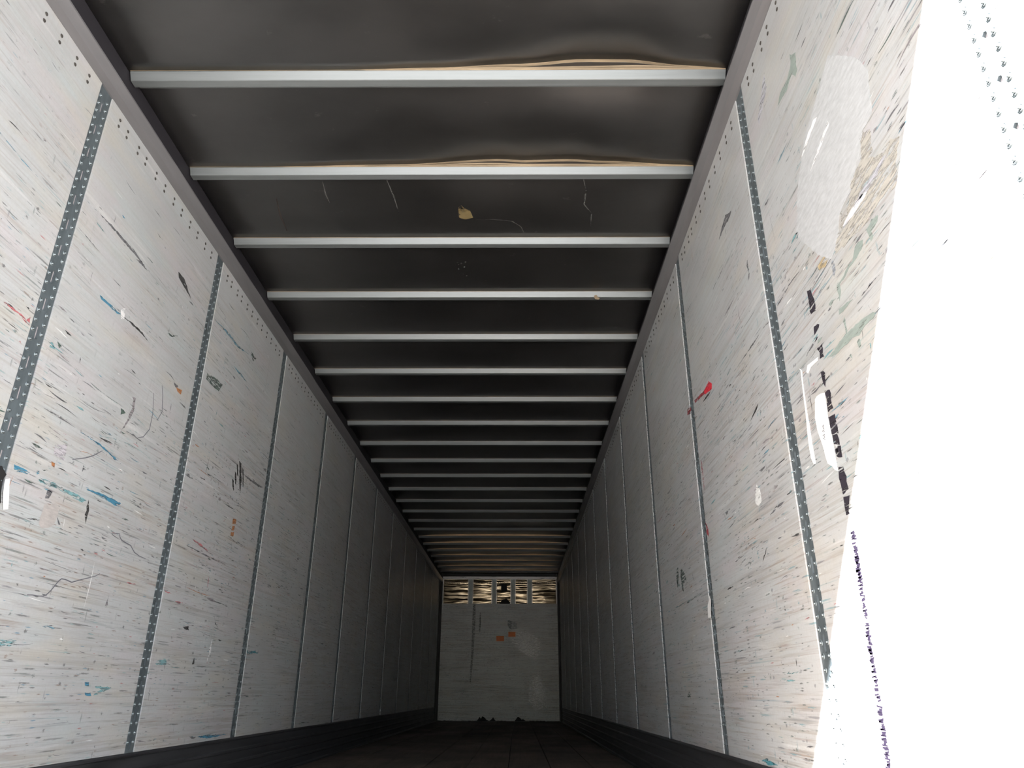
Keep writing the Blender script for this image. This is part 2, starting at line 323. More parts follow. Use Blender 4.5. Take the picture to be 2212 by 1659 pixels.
MARKS_LEFT = [
 ('blue', [(2.4946,1.4426),(2.5554,1.4459),(2.6258,1.4446),(2.6612,1.4463),(2.6298,1.4351),(2.5702,1.4341),(2.5127,1.4332)]),
 ('dark', [(2.6823,1.4459),(2.7588,1.4567),(2.8387,1.4555),(2.9157,1.4415),(2.8313,1.4456),(2.7519,1.447)]),
 ('white2', [(2.651,1.4702),(2.6819,1.4843),(2.6887,1.4434),(2.6641,1.4272)]),
 ('teal2', [(2.3591,1.6955),(2.3928,1.693),(2.4376,1.6886),(2.3866,1.6856)]),
 ('teal2', [(2.2678,1.7304),(2.3197,1.7344),(2.3644,1.7378),(2.3051,1.7264)]),
 ('dark2', [(2.3653,1.7355),(2.4675,1.7457),(2.6348,1.7482),(2.7917,1.7331),(2.6294,1.7351),(2.4618,1.7356)]),
 ('dark2', [(2.2692,1.6057),(2.3395,1.6035),(2.4196,1.5969),(2.3413,1.5991)]),
 ('dark2', [(2.6736,1.7228),(2.7183,1.7387),(2.7822,1.7272),(2.7361,1.7242)]),
 ('blue', [(2.5071,1.833),(2.5355,1.8284),(2.5213,1.8244)]),
 ('redrub', [(2.0166,1.1506),(2.0647,1.1547),(2.1129,1.1557),(2.1562,1.1483),(2.1574,1.1537),(2.1689,1.167),(2.1732,1.1406),(2.1496,1.1401),(2.1057,1.1494),(2.0545,1.149)]),
 ('dark', [(3.0304,1.881),(3.1023,1.8824),(3.2005,1.8285),(3.1193,1.8424),(3.048,1.8565)]),
 ('dark', [(2.7868,1.9334),(2.8317,1.9333),(2.8072,1.9304)]),
 ('darkgreen', [(3.5217,1.5669),(3.6381,1.5812),(3.7374,1.5862),(3.6958,1.531),(3.6089,1.5243),(3.5204,1.5301)]),
 ('darkgreen', [(4.0436,1.9428),(4.1498,1.9413),(4.1096,1.8967)]),
 ('darkgreen', [(3.0386,1.5546),(3.092,1.5719),(3.146,1.5925),(3.0967,1.5609)]),
 ('darkgreen', [(2.3303,1.1573),(2.3558,1.1524),(2.3473,1.1357)]),
 ('blue2', [(3.4805,1.868),(3.6558,1.89),(3.8586,1.8868),(4.0227,1.9115),(3.8441,1.8715),(3.6429,1.8754)]),
 ('blue2', [(3.8356,1.7463),(3.958,1.7528),(4.0617,1.7404),(3.9223,1.737)]),
 ('dark', [(2.3458,1.2132),(2.3691,1.215),(2.3913,1.2108),(2.3643,1.2074)]),
 ('greyscuff', [(2.8712,1.1664),(2.9058,1.1688),(2.9088,1.1092),(2.8796,1.0444),(2.8411,0.9864),(2.8693,1.0435),(2.8906,1.108),(2.8899,1.1537)]),
 ('dark2', [(2.8817,1.0144),(2.9447,1.0196),(3.0391,1.0116),(2.9478,1.0122)]),
 ('blue', [(2.5844,0.9047),(2.6549,0.9039),(2.7288,0.903),(2.8103,0.8927),(2.907,0.8756),(2.8576,0.8756),(2.792,0.8895),(2.7124,0.8976)]),
 ('blue', [(2.7035,0.7164),(2.7505,0.7214),(2.8043,0.7254),(2.8817,0.7248),(2.9678,0.7252),(2.9401,0.7054),(2.8679,0.711),(2.7727,0.7122)]),
 ('teal2', [(2.4148,0.6794),(2.4561,0.6843),(2.5013,0.6832),(2.5639,0.6816),(2.6444,0.684),(2.7253,0.6756),(2.6956,0.6634),(2.6181,0.6677),(2.5211,0.6725),(2.4335,0.669)]),
 ('blue2', [(2.281,0.6838),(2.3236,0.6837),(2.3707,0.6844),(2.3606,0.6758),(2.2903,0.6696)]),
 ('darkgreen', [(2.3339,0.7789),(2.364,0.7822),(2.4127,0.7777),(2.3542,0.7722)]),
 ('peel', [(2.4866,0.6049),(2.518,0.6086),(2.5217,0.6155),(2.5454,0.6233),(2.5704,0.6132),(2.5727,0.5834),(2.5688,0.5605),(2.5541,0.5395),(2.5282,0.5301),(2.5015,0.5244),(2.4808,0.5354),(2.479,0.5621)]),
 ('peel2', [(2.4578,0.8133),(2.5251,0.8356),(2.53,0.8073),(2.5286,0.7773),(2.5007,0.7771),(2.4658,0.7786)]),
 ('dark2', [(2.4794,0.6527),(2.51,0.6587),(2.5049,0.6393),(2.5005,0.6262),(2.4827,0.6217)]),
 ('dark', [(2.7368,0.6834),(2.7513,0.6586),(2.7484,0.6191),(2.7504,0.596),(2.7371,0.6272),(2.7319,0.667)]),
 ('teal2', [(2.4186,0.6817),(2.4746,0.6794),(2.5045,0.6876),(2.5352,0.6796),(2.4926,0.6682),(2.4259,0.6719)]),
 ('rust', [(2.4669,0.7522),(2.4864,0.754),(2.4844,0.7349),(2.4694,0.7386)]),
 ('blue', [(2.2808,0.6869),(2.3057,0.6896),(2.3329,0.6881),(2.3586,0.6841),(2.3264,0.6824),(2.2945,0.6749)]),
 ('darkgreen', [(2.4215,0.7123),(2.4351,0.7183),(2.4578,0.7189),(2.4353,0.7103)]),
 ('blue2', [(2.4012,0.7004),(2.4089,0.7046),(2.4148,0.6944),(2.4043,0.6894)]),
 ('dark', [(2.4132,0.5415),(2.449,0.5438),(2.4803,0.544),(2.4782,0.5416),(2.4381,0.5404)]),
 ('dark2', [(2.5711,0.579),(2.5892,0.569),(2.5994,0.5571),(2.5907,0.5573)]),
 ('dark2', [(2.6502,0.795),(2.6758,0.7806),(2.6603,0.7805),(2.6533,0.7697)]),
 ('teal2', [(3.5184,0.1395),(3.6306,0.1468),(3.6463,0.1254),(3.5384,0.1216)]),
 ('blue', [(2.98,0.0395),(3.0089,0.0399),(3.0178,0.0253),(2.9931,0.0251)]),
 ('blue', [(2.9924,0.0022),(3.0383,0.0023),(3.0443,-0.0075),(3.007,-0.0074)]),
 ('teal2', [(3.018,0.0289),(3.2007,0.0215),(3.1117,0.0025),(3.0601,-0.0066),(3.1059,0.0161)]),
 ('blue', [(4.1343,-0.2024),(4.2904,-0.2009),(4.5577,-0.2086),(4.2982,-0.2193)]),
 ('teal', [(4.699,0.2411),(4.9051,0.2496),(4.9104,0.2372),(4.7166,0.2262)]),
 ('teal2', [(2.44,0.1552),(2.5198,0.1604),(2.5303,0.1435),(2.4478,0.1368)]),
 ('rust', [(4.1718,0.9318),(4.2245,0.9377),(4.221,0.9118),(4.1744,0.9017)]),
 ('rust', [(4.1795,0.8898),(4.213,0.8969),(4.2118,0.8711),(4.1747,0.8634)]),
 ('rust', [(4.1753,0.8527),(4.2216,0.8622),(4.2208,0.8402),(4.1745,0.831)]),
 ('dark', [(4.1014,1.2419),(4.1256,1.2339),(4.1516,1.1727),(4.131,1.1821)]),
 ('dark', [(4.1327,1.2668),(4.1706,1.2628),(4.2174,1.1528),(4.1829,1.1586)]),
 ('dark', [(4.0911,1.1933),(4.1152,1.1851),(4.1438,1.1176),(4.1233,1.1271)]),
 ('dark', [(4.1947,1.2468),(4.216,1.2375),(4.2572,1.1405),(4.2396,1.1512)]),
 ('dark', [(4.072,1.1428),(4.0957,1.1345),(4.1185,1.081),(4.0982,1.0905)]),
 ('dark', [(4.1733,1.1712),(4.1981,1.1629),(4.2272,1.0943),(4.2061,1.104)]),
 ('dark2', [(4.2093,1.2123),(4.3638,1.2168),(4.6009,1.2286),(4.5098,1.2083),(4.3462,1.2039)]),
 ('redrub', [(3.4919,0.4421),(3.5676,0.4373),(3.5216,0.4344)]),
 ('redrub', [(3.6211,0.4088),(3.7135,0.4104),(3.659,0.4026)]),
 ('redrub', [(3.1407,0.4306),(3.2164,0.4332),(3.1745,0.4275)]),
 ('dark', [(3.7523,0.3019),(3.8157,0.31),(3.8316,0.2904),(3.7785,0.2922)]),
 ('dark', [(3.9462,0.1659),(3.9574,0.1395),(3.9281,0.1354)]),
 ('white2', [(4.1412,0.2724),(4.1479,0.2156),(4.1093,0.145),(4.1156,0.1701),(4.1264,0.2334)]),
 ('dark2', [(4.1191,0.3868),(4.1444,0.3565),(4.2054,0.3322),(4.1536,0.3476)]),
 ('thinline', [(3.0191,0.3671),(3.0265,0.3266),(3.0124,0.3212)]),
 ('redrub', [(3.6797,0.7196),(3.801,0.7141),(3.9176,0.6962),(3.7897,0.7023)]),
 ('dark2', [(3.629,0.6786),(3.8175,0.6751),(4.1751,0.6686),(3.8533,0.6685)]),
 ('darkgreen', [(2.8129,1.0894),(2.8574,1.084),(2.8186,1.0637)]),
 ('dark2', [(3.1831,1.3739),(3.2482,1.3688),(3.2266,1.3532)]),
 ('rust', [(3.2314,1.3585),(3.2847,1.3675),(3.2869,1.3452),(3.2457,1.3414)]),
]
PEN_LINES = [
 [(2.5157,0.3033),(2.5453,0.3065),(2.5803,0.307),(2.6043,0.3099),(2.6197,0.3169),(2.6361,0.3308),(2.6515,0.3479),(2.6691,0.3699),(2.6843,0.3799),(2.7079,0.3806),(2.7501,0.3767),(2.802,0.393),(2.8487,0.4062),(2.8967,0.4207),(2.9238,0.4334)],
 [(2.9454,0.5983),(3.0024,0.6074),(3.0132,0.594),(3.0327,0.5848),(3.1102,0.5786),(3.1525,0.5571),(3.2009,0.5495),(3.2573,0.5482)],
 [(2.5767,0.7942),(2.6532,0.8243),(2.6973,0.8466),(2.7509,0.8842)],
 [(3.0963,1.3111),(3.12,1.2706),(3.144,1.1989),(3.1157,1.1453)],
 [(3.0398,1.2502),(3.0669,1.1575),(3.067,1.0856),(3.0283,1.0369),(2.9892,1.0206)],
]
SHAPES = {
 'label': [(2.0159,0.8088),(1.9997,0.8123),(1.9721,0.8089),(1.9473,0.8007),(1.9483,0.7701),(1.9527,0.7296),(1.9512,0.695),(1.948,0.6566),(1.9506,0.6135),(1.9494,0.5698),(1.9663,0.5766),(1.9778,0.5908),(2.0048,0.6074),(2.0113,0.6288),(2.0174,0.6648),(2.0271,0.691),(2.0353,0.7171),(2.0378,0.7574)],
 'tape': [(2.0929,0.9427),(2.0841,0.9374),(2.0765,0.9298),(2.0844,0.8655),(2.0875,0.7963),(2.086,0.751),(2.0882,0.7098),(2.0877,0.6683),(2.0863,0.6321),(2.1006,0.6333),(2.1129,0.6566),(2.1143,0.6967),(2.1102,0.7354),(2.1001,0.7888),(2.092,0.8729),(2.0838,0.9331)],
 'shred': [(1.9506,0.9158),(1.979,0.9188),(2.0276,0.9245),(2.0446,0.9091),(2.0329,0.8997),(2.0082,0.9095),(1.9526,0.9066)],
 'sliver': [(3.4713,0.4211),(3.511,0.3891),(3.521,0.3798),(3.5201,0.3502),(3.5221,0.328),(3.4736,0.3248),(3.4686,0.3587),(3.4615,0.4009)],
 'flap': [(2.2762,0.6378),(2.2545,0.6298),(2.2554,0.6118),(2.2654,0.5817),(2.2792,0.5525),(2.2892,0.5387),(2.3099,0.5454),(2.3024,0.5728),(2.2896,0.6063)],
 'flapdark': [(2.2136,0.662),(2.2308,0.6662),(2.2427,0.6577),(2.2613,0.6465),(2.2538,0.6315),(2.252,0.6163),(2.2595,0.5892),(2.2715,0.5578),(2.2633,0.5451)],
}
# ------------------------------------------------------------------ mesh helpers
def link(name, me, mat=None, parent=None, loc=None):
    o = bpy.data.objects.new(name, me); C.objects.link(o)
    if mat is not None and me is not None and not me.materials: me.materials.append(mat)
    if parent is not None: o.parent = parent
    if loc: o.location = loc
    return o
def mesh(name, vs, fs, smooth=False):
    me = bpy.data.meshes.new(name); me.from_pydata(vs, [], fs); me.update()
    bm = bmesh.new(); bm.from_mesh(me); bmesh.ops.recalc_face_normals(bm, faces=bm.faces); bm.to_mesh(me); bm.free()
    if smooth: me.polygons.foreach_set('use_smooth', [True] * len(me.polygons))
    return me
def boxv(a, b, vs, fs):
    n = len(vs)
    vs += [(x, y, z) for x in (a[0], b[0]) for y in (a[1], b[1]) for z in (a[2], b[2])]
    fs += [tuple(n + i for i in f) for f in ((0, 1, 3, 2), (4, 6, 7, 5), (0, 4, 5, 1), (2, 3, 7, 6), (0, 2, 6, 4), (1, 5, 7, 3))]
def box(name, a, b, bevel=0.0):
    vs, fs = [], []; boxv(a, b, vs, fs); me = mesh(name, vs, fs)
    if bevel:
        bm = bmesh.new(); bm.from_mesh(me)
        bmesh.ops.bevel(bm, geom=bm.edges[:], offset=bevel, segments=2, affect='EDGES', profile=0.5)
        bm.to_mesh(me); bm.free()
    return me
def extrude(name, prof, axis, a, b):
    """Closed profile of 2-D points, run along 'x' (prof = y,z) or 'y' (prof = x,z)."""
    n = len(prof); vs = []
    for t in (a, b): vs += [((t, p, q) if axis == 'x' else (p, t, q)) for p, q in prof]
    fs = [(i, (i + 1) % n, n + (i + 1) % n, n + i) for i in range(n)] + [tuple(range(n)), tuple(range(2 * n - 1, n - 1, -1))]
    return mesh(name, vs, fs)
def structure(name, me, mat):
    o = link(name, me, mat); o['kind'] = 'structure'; return o
def part(name, me, mat, parent, label=None, stuff=False):
    o = link(name, me, mat, parent)
    if label: o['label'] = label
    if stuff: o['kind'] = 'stuff'
    return o
def dup(o, parent, loc=None):
    c = o.copy(); C.objects.link(c); c.parent = parent
    if loc: c.location = loc
    return c
def thing(o, label, cat, group=None):
    o['label'] = label; o['category'] = cat
    if group: o['group'] = group
    return o

# ------------------------------------------------------------------ outside yard and the shell of the trailer
g = structure('ground', mesh('ground', [(-60, -80, -1.75), (60, -80, -1.75), (60, 60, -1.75), (-60, 60, -1.75)], [(0, 1, 2, 3)]), M['ground'])
floor = structure('floor', box('subfloor', (XL - 0.05, Y0, ZF - 0.20), (XR + 0.05, YB + 0.05, ZF - 0.035)), M['frame'])
ceiling = structure('ceiling', box('roof_skin', (XL - 0.05, Y0, ZC + 0.09), (XR + 0.05, YB + 0.06, ZC + 0.11)), M['skin'])
wall_left = structure('wall_left', box('side_skin', (XL - 0.05, Y0, ZF - 0.20), (XL - 0.03, YB + 0.06, ZC + 0.09)), M['skin'])
wall_right = structure('wall_right', box('side_skin', (XR + 0.03, Y0, ZF - 0.20), (XR + 0.05, YB + 0.06, ZC + 0.09)), M['skin'])
wall_front = structure('wall_front', box('front_skin', (XL - 0.05, YB + 0.04, ZF - 0.20), (XR + 0.05, YB + 0.06, ZC + 0.09)), M['skin'])

# floor boards
nb = 8; bw = (XR - XL - 0.03) / nb
plank_me = box('plank', (-bw / 2 + 0.003, Y0 + 0.02, -0.034), (bw / 2 - 0.003, YB - 0.005, 0.0), 0.003)
plank_me.materials.append(M['floor'])
for i in range(nb):
    link('plank', plank_me, None, floor, (XL + 0.015 + bw * (i + 0.5), 0, ZF - 0.002 * (i % 2)))

# rear door frame, out of the picture but shaping the sunlight
door = structure('door_1', box('sill', (XL - 0.07, Y0 - 0.04, ZF - 0.22), (XR + 0.07, Y0 + 0.02, ZF)), M['frame'])
HZ = 2.30
part('header', box('header', (XL - 0.07, Y0 - 0.04, HZ), (XR + 0.07, Y0, ZC + 0.12)), M['frame'], door)
for x in (XL - 0.07, XR): part('door_post', box('door_post', (x, Y0 - 0.04, ZF), (x + 0.07, Y0, HZ)), M['frame'], door)

# ------------------------------------------------------------------ side walls: liner panels, slotted posts, rivets
PH = 0.040                                         # half width of a post
def post_mesh():
    """Slotted steel post, front face at x = 0 looking to +x, centred on y = 0, slots really cut in."""
    vs, fs, mats = [], [], []
    d = 0.007; sw = 0.0068; top, bot = ZR + 0.03, ZS
    slots = []; z = 0.943 + 0.111 * 11
    while z > bot + 0.06:
        if z < top - 0.02: slots.append((z, z - 0.054))
        z -= 0.111
    def quad(*p, m=0):
        n = len(vs); vs.extend(p); fs.append(tuple(range(n, n + len(p)))); mats.append(m)
    for a, b in ((-PH, -sw), (sw, PH)): quad((0, a, bot), (0, b, bot), (0, b, top), (0, a, top))
    prev = top
    for s0, s1 in slots:
        quad((0, -sw, s0), (0, sw, s0), (0, sw, prev), (0, -sw, prev)); prev = s1
        c = 0.005                                   # chamfered slot ends
        for y in (-1, 1):
            quad((0, y * sw, s0), (0, 0, s0), (0, y * sw, s0 - c)); quad((0, y * sw, s1), (0, 0, s1), (0, y * sw, s1 + c))
        loop = [(0, s0), (sw, s0 - c), (sw, s1 + c), (0, s1), (-sw, s1 + c), (-sw, s0 - c)]
        for i in range(6):
            p, q = loop[i], loop[(i + 1) % 6]
            quad((0, *p), (0, *q), (-d, *q), (-d, *p))
        quad((-d, -sw, s1), (-d, sw, s1), (-d, sw, s0), (-d, -sw, s0), m=1)
    quad((0, -sw, bot), (0, sw, bot), (0, sw, prev), (0, -sw, prev))
    for y in (-PH, PH): quad((0, y, bot), (0, y, top), (-0.02, y, top), (-0.02, y, bot))
    quad((0, -PH, bot), (0, PH, bot), (-0.02, PH, bot), (-0.02, -PH, bot))
    me = bpy.data.meshes.new('logistic_post'); me.from_pydata(vs, [], fs)
    me.materials.append(M['post']); me.materials.append(M['slot_back'])
    me.polygons.foreach_set('material_index', mats); me.update()
    return me
def lathe_dots(name, spots, prof, seg=8):
    """Small turned shapes lying on the plane x = 0, rising to +x; prof = (radius, height)."""
    vs, fs = [], []
    for y, z in spots:
        n = len(vs); k = len(prof)
        for r, h in prof:
            for s in range(seg):
                a = 2 * math.pi * s / seg; vs.append((h, y + r * math.cos(a), z + r * math.sin(a)))
        for i in range(k - 1):
            for s in range(seg):
                fs.append((n + i * seg + s, n + i * seg + (s + 1) % seg, n + (i + 1) * seg + (s + 1) % seg, n + (i + 1) * seg + s))
        fs.append(tuple(n + (k - 1) * seg + s for s in range(seg)))
    return mesh(name, vs, fs, True)
pm = post_mesh()
zs = [0.956 - 0.037 * i for i in range(-34, 33)]
rv = lathe_dots('post_rivets', [(s * 0.0238, z) for z in zs if ZS + 0.02 < z < ZR - 0.01 for s in (-1, 1)],
                [(0.0098, -0.001), (0.0088, 0.0016), (0.0066, 0.0020), (0.0052, 0.0004), (0.0038, 0.0008), (0.0033, 0.0046), (0.0016, 0.0058)])
rv.materials.append(M['rivet'])
def panel_mesh(w):
    me = box('liner_panel', (-0.010, 0, ZS + 0.001), (0, w, ZR + 0.025), 0.0006)
    me.materials.append(M['liner']); return me
TOPS = [0.116, 0.182, 0.279, 0.349, 0.448, 0.537, 0.635, 0.723, 0.822, 0.914, 1.014, 1.098]
holes = lathe_dots('panel_rivets', [(y, z) for y in TOPS for z in (2.1815, 2.150)], [(0.0075, 0.0002), (0.0062, 0.0022), (0.0032, 0.0030)], 8)
holes.materials.append(M['hole'])
mid_panel = panel_mesh(PITCH - 2 * PH - 0.003)
def side_wall(wall, posts, face, flip):
    rot = (0, 0, math.pi) if flip else (0, 0, 0)
    # every mesh faces +x at x = 0; the right wall turns it round and mirrors y by starting at the far end
    for y in posts:
        o = link('logistic_post', pm, None, wall, (face + (0.004 if flip else -0.004), y, 0)); o.rotation_euler = rot
        r = link('rivets', rv, None, o); r['kind'] = 'stuff'
    edges = [Y0 - PH + 0.001] + list(posts) + [YB + PH - 0.001]
    for i in range(len(edges) - 1):
        a, b = edges[i] + PH + 0.0015, edges[i + 1] - PH - 0.0015
        if b - a < 0.02: continue
        full = 0 < i < len(edges) - 2
        me = mid_panel if full else panel_mesh(b - a)
        o = link('liner_panel', me, None, wall, (face, b if flip else a, 0)); o.rotation_euler = rot
        if full:
            r = link('rivets', holes, None, o, (0, -PH if not flip else -PH, 0)); r['kind'] = 'stuff'
side_wall(wall_left, POST_L, XL, False)
side_wall(wall_right, POST_R, XR, True)

# ribbed scuff rails along the foot of both side walls
def scuff(name, x, s):
    p = [(0.0, ZF + 0.001), (0.0, ZS)]
    z = ZS; prof = [(-0.012, ZS), (0.004, ZS), (0.009, ZS - 0.006)]
    for k in range(4):
        zt = ZS - 0.012 - 0.062 * k
        prof += [(0.009, zt), (0.003, zt - 0.005), (0.003, zt - 0.045), (0.009, zt - 0.051)]
    prof += [(0.012, ZF + 0.004), (0.012, ZF + 0.0005), (-0.012, ZF + 0.0005)]
    return structure(name, extrude(name, [(x + s * a, b) for a, b in prof], 'y', Y0 + 0.02, YB - 0.002), M['scuff'])
scuff('baseboard_left', XL, 1); scuff('baseboard_right', XR, -1)

# top rails
def rail(name, x, s):
    prof = [(-0.012, ZR), (0.004, ZR), (0.030, ZR + 0.010), (0.050, ZR + 0.044), (0.050, ZR + 0.052), (0.040, ZR + 0.056),
            (0.006, ZR + 0.062), (-0.012, ZR + 0.062)]
    o = structure(name, extrude(name, [(x + s * a, b) for a, b in prof], 'y', Y0, YB - 0.002), M['rail'])
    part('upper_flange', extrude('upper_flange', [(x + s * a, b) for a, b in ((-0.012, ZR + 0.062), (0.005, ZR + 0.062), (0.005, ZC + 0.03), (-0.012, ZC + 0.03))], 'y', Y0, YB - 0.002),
         M['recess'], o, 'flange above the rail lip with its shade painted black')
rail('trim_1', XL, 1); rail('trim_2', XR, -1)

# ------------------------------------------------------------------ roof: sheet bays, bows, tape
def lens(x, pts):
    for (a, u), (b, v) in zip(pts, pts[1:]):
        if a <= x <= b:
            t = (x - a) / (b - a); t = t * t * (3 - 2 * t); return u + (v - u) * t
    return 0.0
LIFT = {3: [(-0.75, 0.0), (-0.35, 0.010), (0.0, 0.030), (0.28, 0.056), (0.45, 0.054), (0.72, 0.018), (0.84, 0.006), (0.89, 0.0)],
        4: [(-1.25, 0.0), (-0.6, 0.012), (-0.08, 0.044), (0.02, 0.036), (0.25, 0.042), (0.45, 0.030), (0.8, 0.008), (0.88, 0.0)]}
for k in range(19, 26):
    rr = random.Random(k)
    LIFT[k] = [(-1.60, 0.0), (-1.35, 0.012)] + [(x, rr.uniform(0.010, 0.026)) for x in (-0.9, -0.5, -0.1, 0.3)] + [(0.62, 0.012), (0.82, 0.0)]
M['tape_glint'] = metal('painted_golden_glint', (0.62, 0.42, 0.22), 0.4, 0.3, 0.0, 0.25, (4, 30, 30))  # gold colour and raised far strips stand in for roof reflections
def lift(k, x): return 0.005 + (lens(x, LIFT[k]) if k in LIFT else 0.0)
def roof_z(x, y):
    z = ZC + 0.004
    for k, yb in enumerate(BOWS):
        d = abs(y - yb - 0.01)
        if d < 0.5: z += (lift(k, x) - 0.005) * math.exp(-(d / 0.19) ** 2)
    e = min(x - XL, XR - x); damp = min(1.0, max(0.0, e / 0.2))
    n = noise.noise(Vector((x * 0.9, y * 1.7, 3.3))) * 0.006 + noise.noise(Vector((x * 2.6, y * 3.1, 8.8))) * 0.0022
    sag = math.sin(math.pi * ((y - BOWS[0]) / 0.6096 % 1.0))
    return z + damp * sag * (n - 0.003)
cuts = [Y0] + BOWS + [YB]
for i in range(len(cuts) - 1):
    a, b = cuts[i] + (0.004 if i else 0), cuts[i + 1] + 0.003
    nx, ny = 44, 12; vs = []
    for jj in range(ny + 1):
        for ii in range(nx + 1):
            x = XL + 0.002 + (XR - XL - 0.004) * ii / nx; y = a + (b - a) * jj / ny
            vs.append((x, y, roof_z(x, y)))
    fs = [(j * (nx + 1) + k, j * (nx + 1) + k + 1, (j + 1) * (nx + 1) + k + 1, (j + 1) * (nx + 1) + k) for j in range(ny) for k in range(nx)]
    me = mesh('roof_panel', vs, fs, True)
    o = part('roof_panel', me, M['roof'], ceiling)
    sm = o.modifiers.new('thickness', 'SOLIDIFY'); sm.thickness = 0.0012; sm.offset = 1.0

bow_me = extrude('roof_bow', [(0.0, ZC), (0.017, ZC - 0.0295), (0.020, ZC - 0.031), (0.053, ZC - 0.031), (0.056, ZC - 0.0295), (0.073, ZC),
                              (0.090, ZC), (0.090, ZC + 0.0025), (-0.001, ZC + 0.0025)], 'x', XL + 0.012, XR - 0.012)
bow_me.materials.append(M['bow'])
def ribbon(name, f, x0, x1, y0, y1, th):
    n = 48; vs = []; fs = []
    for i in range(n + 1):
        x = x0 + (x1 - x0) * i / n; lo, hi = f(x)
        vs += [(x, y0, lo), (x, y0, hi), (x, y1, hi), (x, y1, lo)]
    for i in range(n):
        for j in range(4): fs.append((4 * i + j, 4 * i + (j + 1) % 4, 4 * i + 4 + (j + 1) % 4, 4 * i + 4 + j))
    fs += [(0, 1, 2, 3), (4 * n, 4 * n + 3, 4 * n + 2, 4 * n + 1)]
    return mesh(name, vs, fs)
strip_me = box('sealant_strip', (XL + 0.012, -0.003, ZC + 0.0026), (XR - 0.012, 0.004, ZC + 0.0085)); strip_me.materials.append(M['tape'])
for k, yb in enumerate(BOWS):
    o = link('roof_bow', bow_me, None, ceiling, (0, yb, 0))
    if k not in LIFT:
        link('sealant_strip', strip_me, None, o); continue
    s = LIFT[k]; x0, x1 = XL + 0.012, XR - 0.012
    H = lambda x, k=k: lift(k, x) + 0.002
    base = ZC + 0.0026
    if k >= 19:
        part('sealant_strip', ribbon('sealant_strip', lambda x: (base, base + H(x)), x0, x1, -0.004, 0.008, 0), M['tape_glint'], o, 'sealant strip painted golden as a roof glint'); continue
    wob = lambda x, q: 0.5 + 0.5 * noise.noise(Vector((x * 2.3, q, 1.0)))
    part('sealant_strip', ribbon('sealant_strip', lambda x: (base, base + H(x)), x0, x1, 0.012, 0.015, 0), M['tape_dark'], o, 'dark gap behind the lifted layers')
    part('sealant_strip', ribbon('sealant_strip', lambda x: (base + max(0, H(x) - 0.006 - 0.004 * wob(x, 2)), base + H(x)), x0, x1, -0.004, 0.010, 0), M['tape'], o, 'tan layer lifting with the roof sheet')
    part('sealant_strip', ribbon('sealant_strip', lambda x: (base + max(0, 0.45 * H(x) * wob(x, 5) * 1.2), base + 0.005 + max(0, 0.52 * H(x) * wob(x, 5) * 1.2)), x0 + 0.7, x1, -0.001, 0.008, 0), M['tape'], o, 'tan middle layer')
    part('sealant_strip', ribbon('sealant_strip', lambda x: (base, base + 0.004 + 0.10 * H(x)), x0, x1, -0.003, 0.009, 0), M['tape'], o, 'tan layer left on the bow')

# small marks stuck to the roof sheet
def roof_mark(name, pts, mat, label=None, w=None):
    vs, fs = [], []
    if w:
        n = len(pts)
        for i, (x, y) in enumerate(pts):
            ww = w * (1 - 0.6 * abs(2 * i / max(1, n - 1) - 1)); z = roof_z(x, y)
            for dz in (-0.0003, -0.0012): vs += [(x - ww, y, z + dz), (x + ww, y, z + dz)]
        for i in range(n - 1):
            q = 4 * i
            fs += [(q, q + 1, q + 5, q + 4), (q + 2, q + 6, q + 7, q + 3), (q, q + 4, q + 6, q + 2), (q + 1, q + 3, q + 7, q + 5)]
        fs += [(0, 2, 3, 1), (4 * n - 4, 4 * n - 3, 4 * n - 1, 4 * n - 2)]
    else:
        n = len(pts)
        for dz in (-0.0004, -0.0014): vs += [(x, y, roof_z(x, y) + dz) for x, y in pts]
        fs = [tuple(range(n)), tuple(range(n, 2 * n))] + [(i, (i + 1) % n, n + (i + 1) % n, n + i) for i in range(n)]
    part(name, mesh(name, vs, fs), mat, ceiling, label)
def fine(pts, k=6):
    out = []
    for (a, b), (c, d) in zip(pts, pts[1:]): out += [(a + (c - a) * i / k, b + (d - b) * i / k) for i in range(k)]
    return out + [pts[-1]]
M['chalk'] = mark_material('mark_chalky_roof', (0.10, 0.10, 0.095), 0.6)
M['ochre'] = mark_material('mark_ochre_roof', (0.20, 0.15, 0.07), 0.4)
roof_mark('scuff_mark', [(-0.319, 3.24), (-0.300, 3.221), (-0.285, 3.25), (-0.257, 3.266), (-0.243, 3.329), (-0.288, 3.345), (-0.32, 3.328)], M['ochre'], 'ochre scrape on the roof sheet')
roof_mark('scuff_mark', fine([(-0.249, 3.346), (-0.147, 3.346), (-0.033, 3.363), (0.019, 3.416), (0.035, 3.469)]), M['chalk'], 'chalky arc', 0.004)
roof_mark('scuff_mark', fine([(0.329, 2.999), (0.358, 3.11), (0.357, 3.219), (0.403, 3.289), (0.409, 3.408)]), M['chalk'], 'pale scratch', 0.004)
roof_mark('scuff_mark', fine([(-0.998, 3.03), (-1.006, 3.124), (-1.001, 3.195)]), M['chalk'], None, 0.004)
roof_mark('scuff_mark', fine([(-0.669, 3.024), (-0.652, 3.145), (-0.644, 3.285)]), M['chalk'], None, 0.004)
roof_mark('scuff_mark', fine([(-1.276, 3.162), (-1.298, 3.304), (-1.305, 3.456)]), M['tape_dark'], 'dark crease', 0.005)
for q in range(9):
    x, y = -0.34 + random.uniform(-.03, .05), 3.85 + random.uniform(-.09, .09)
    roof_mark('scuff_mark', [(x, y), (x + .009, y + .004), (x + .005, y + .014), (x - .003, y + .01)], M['chalk'])

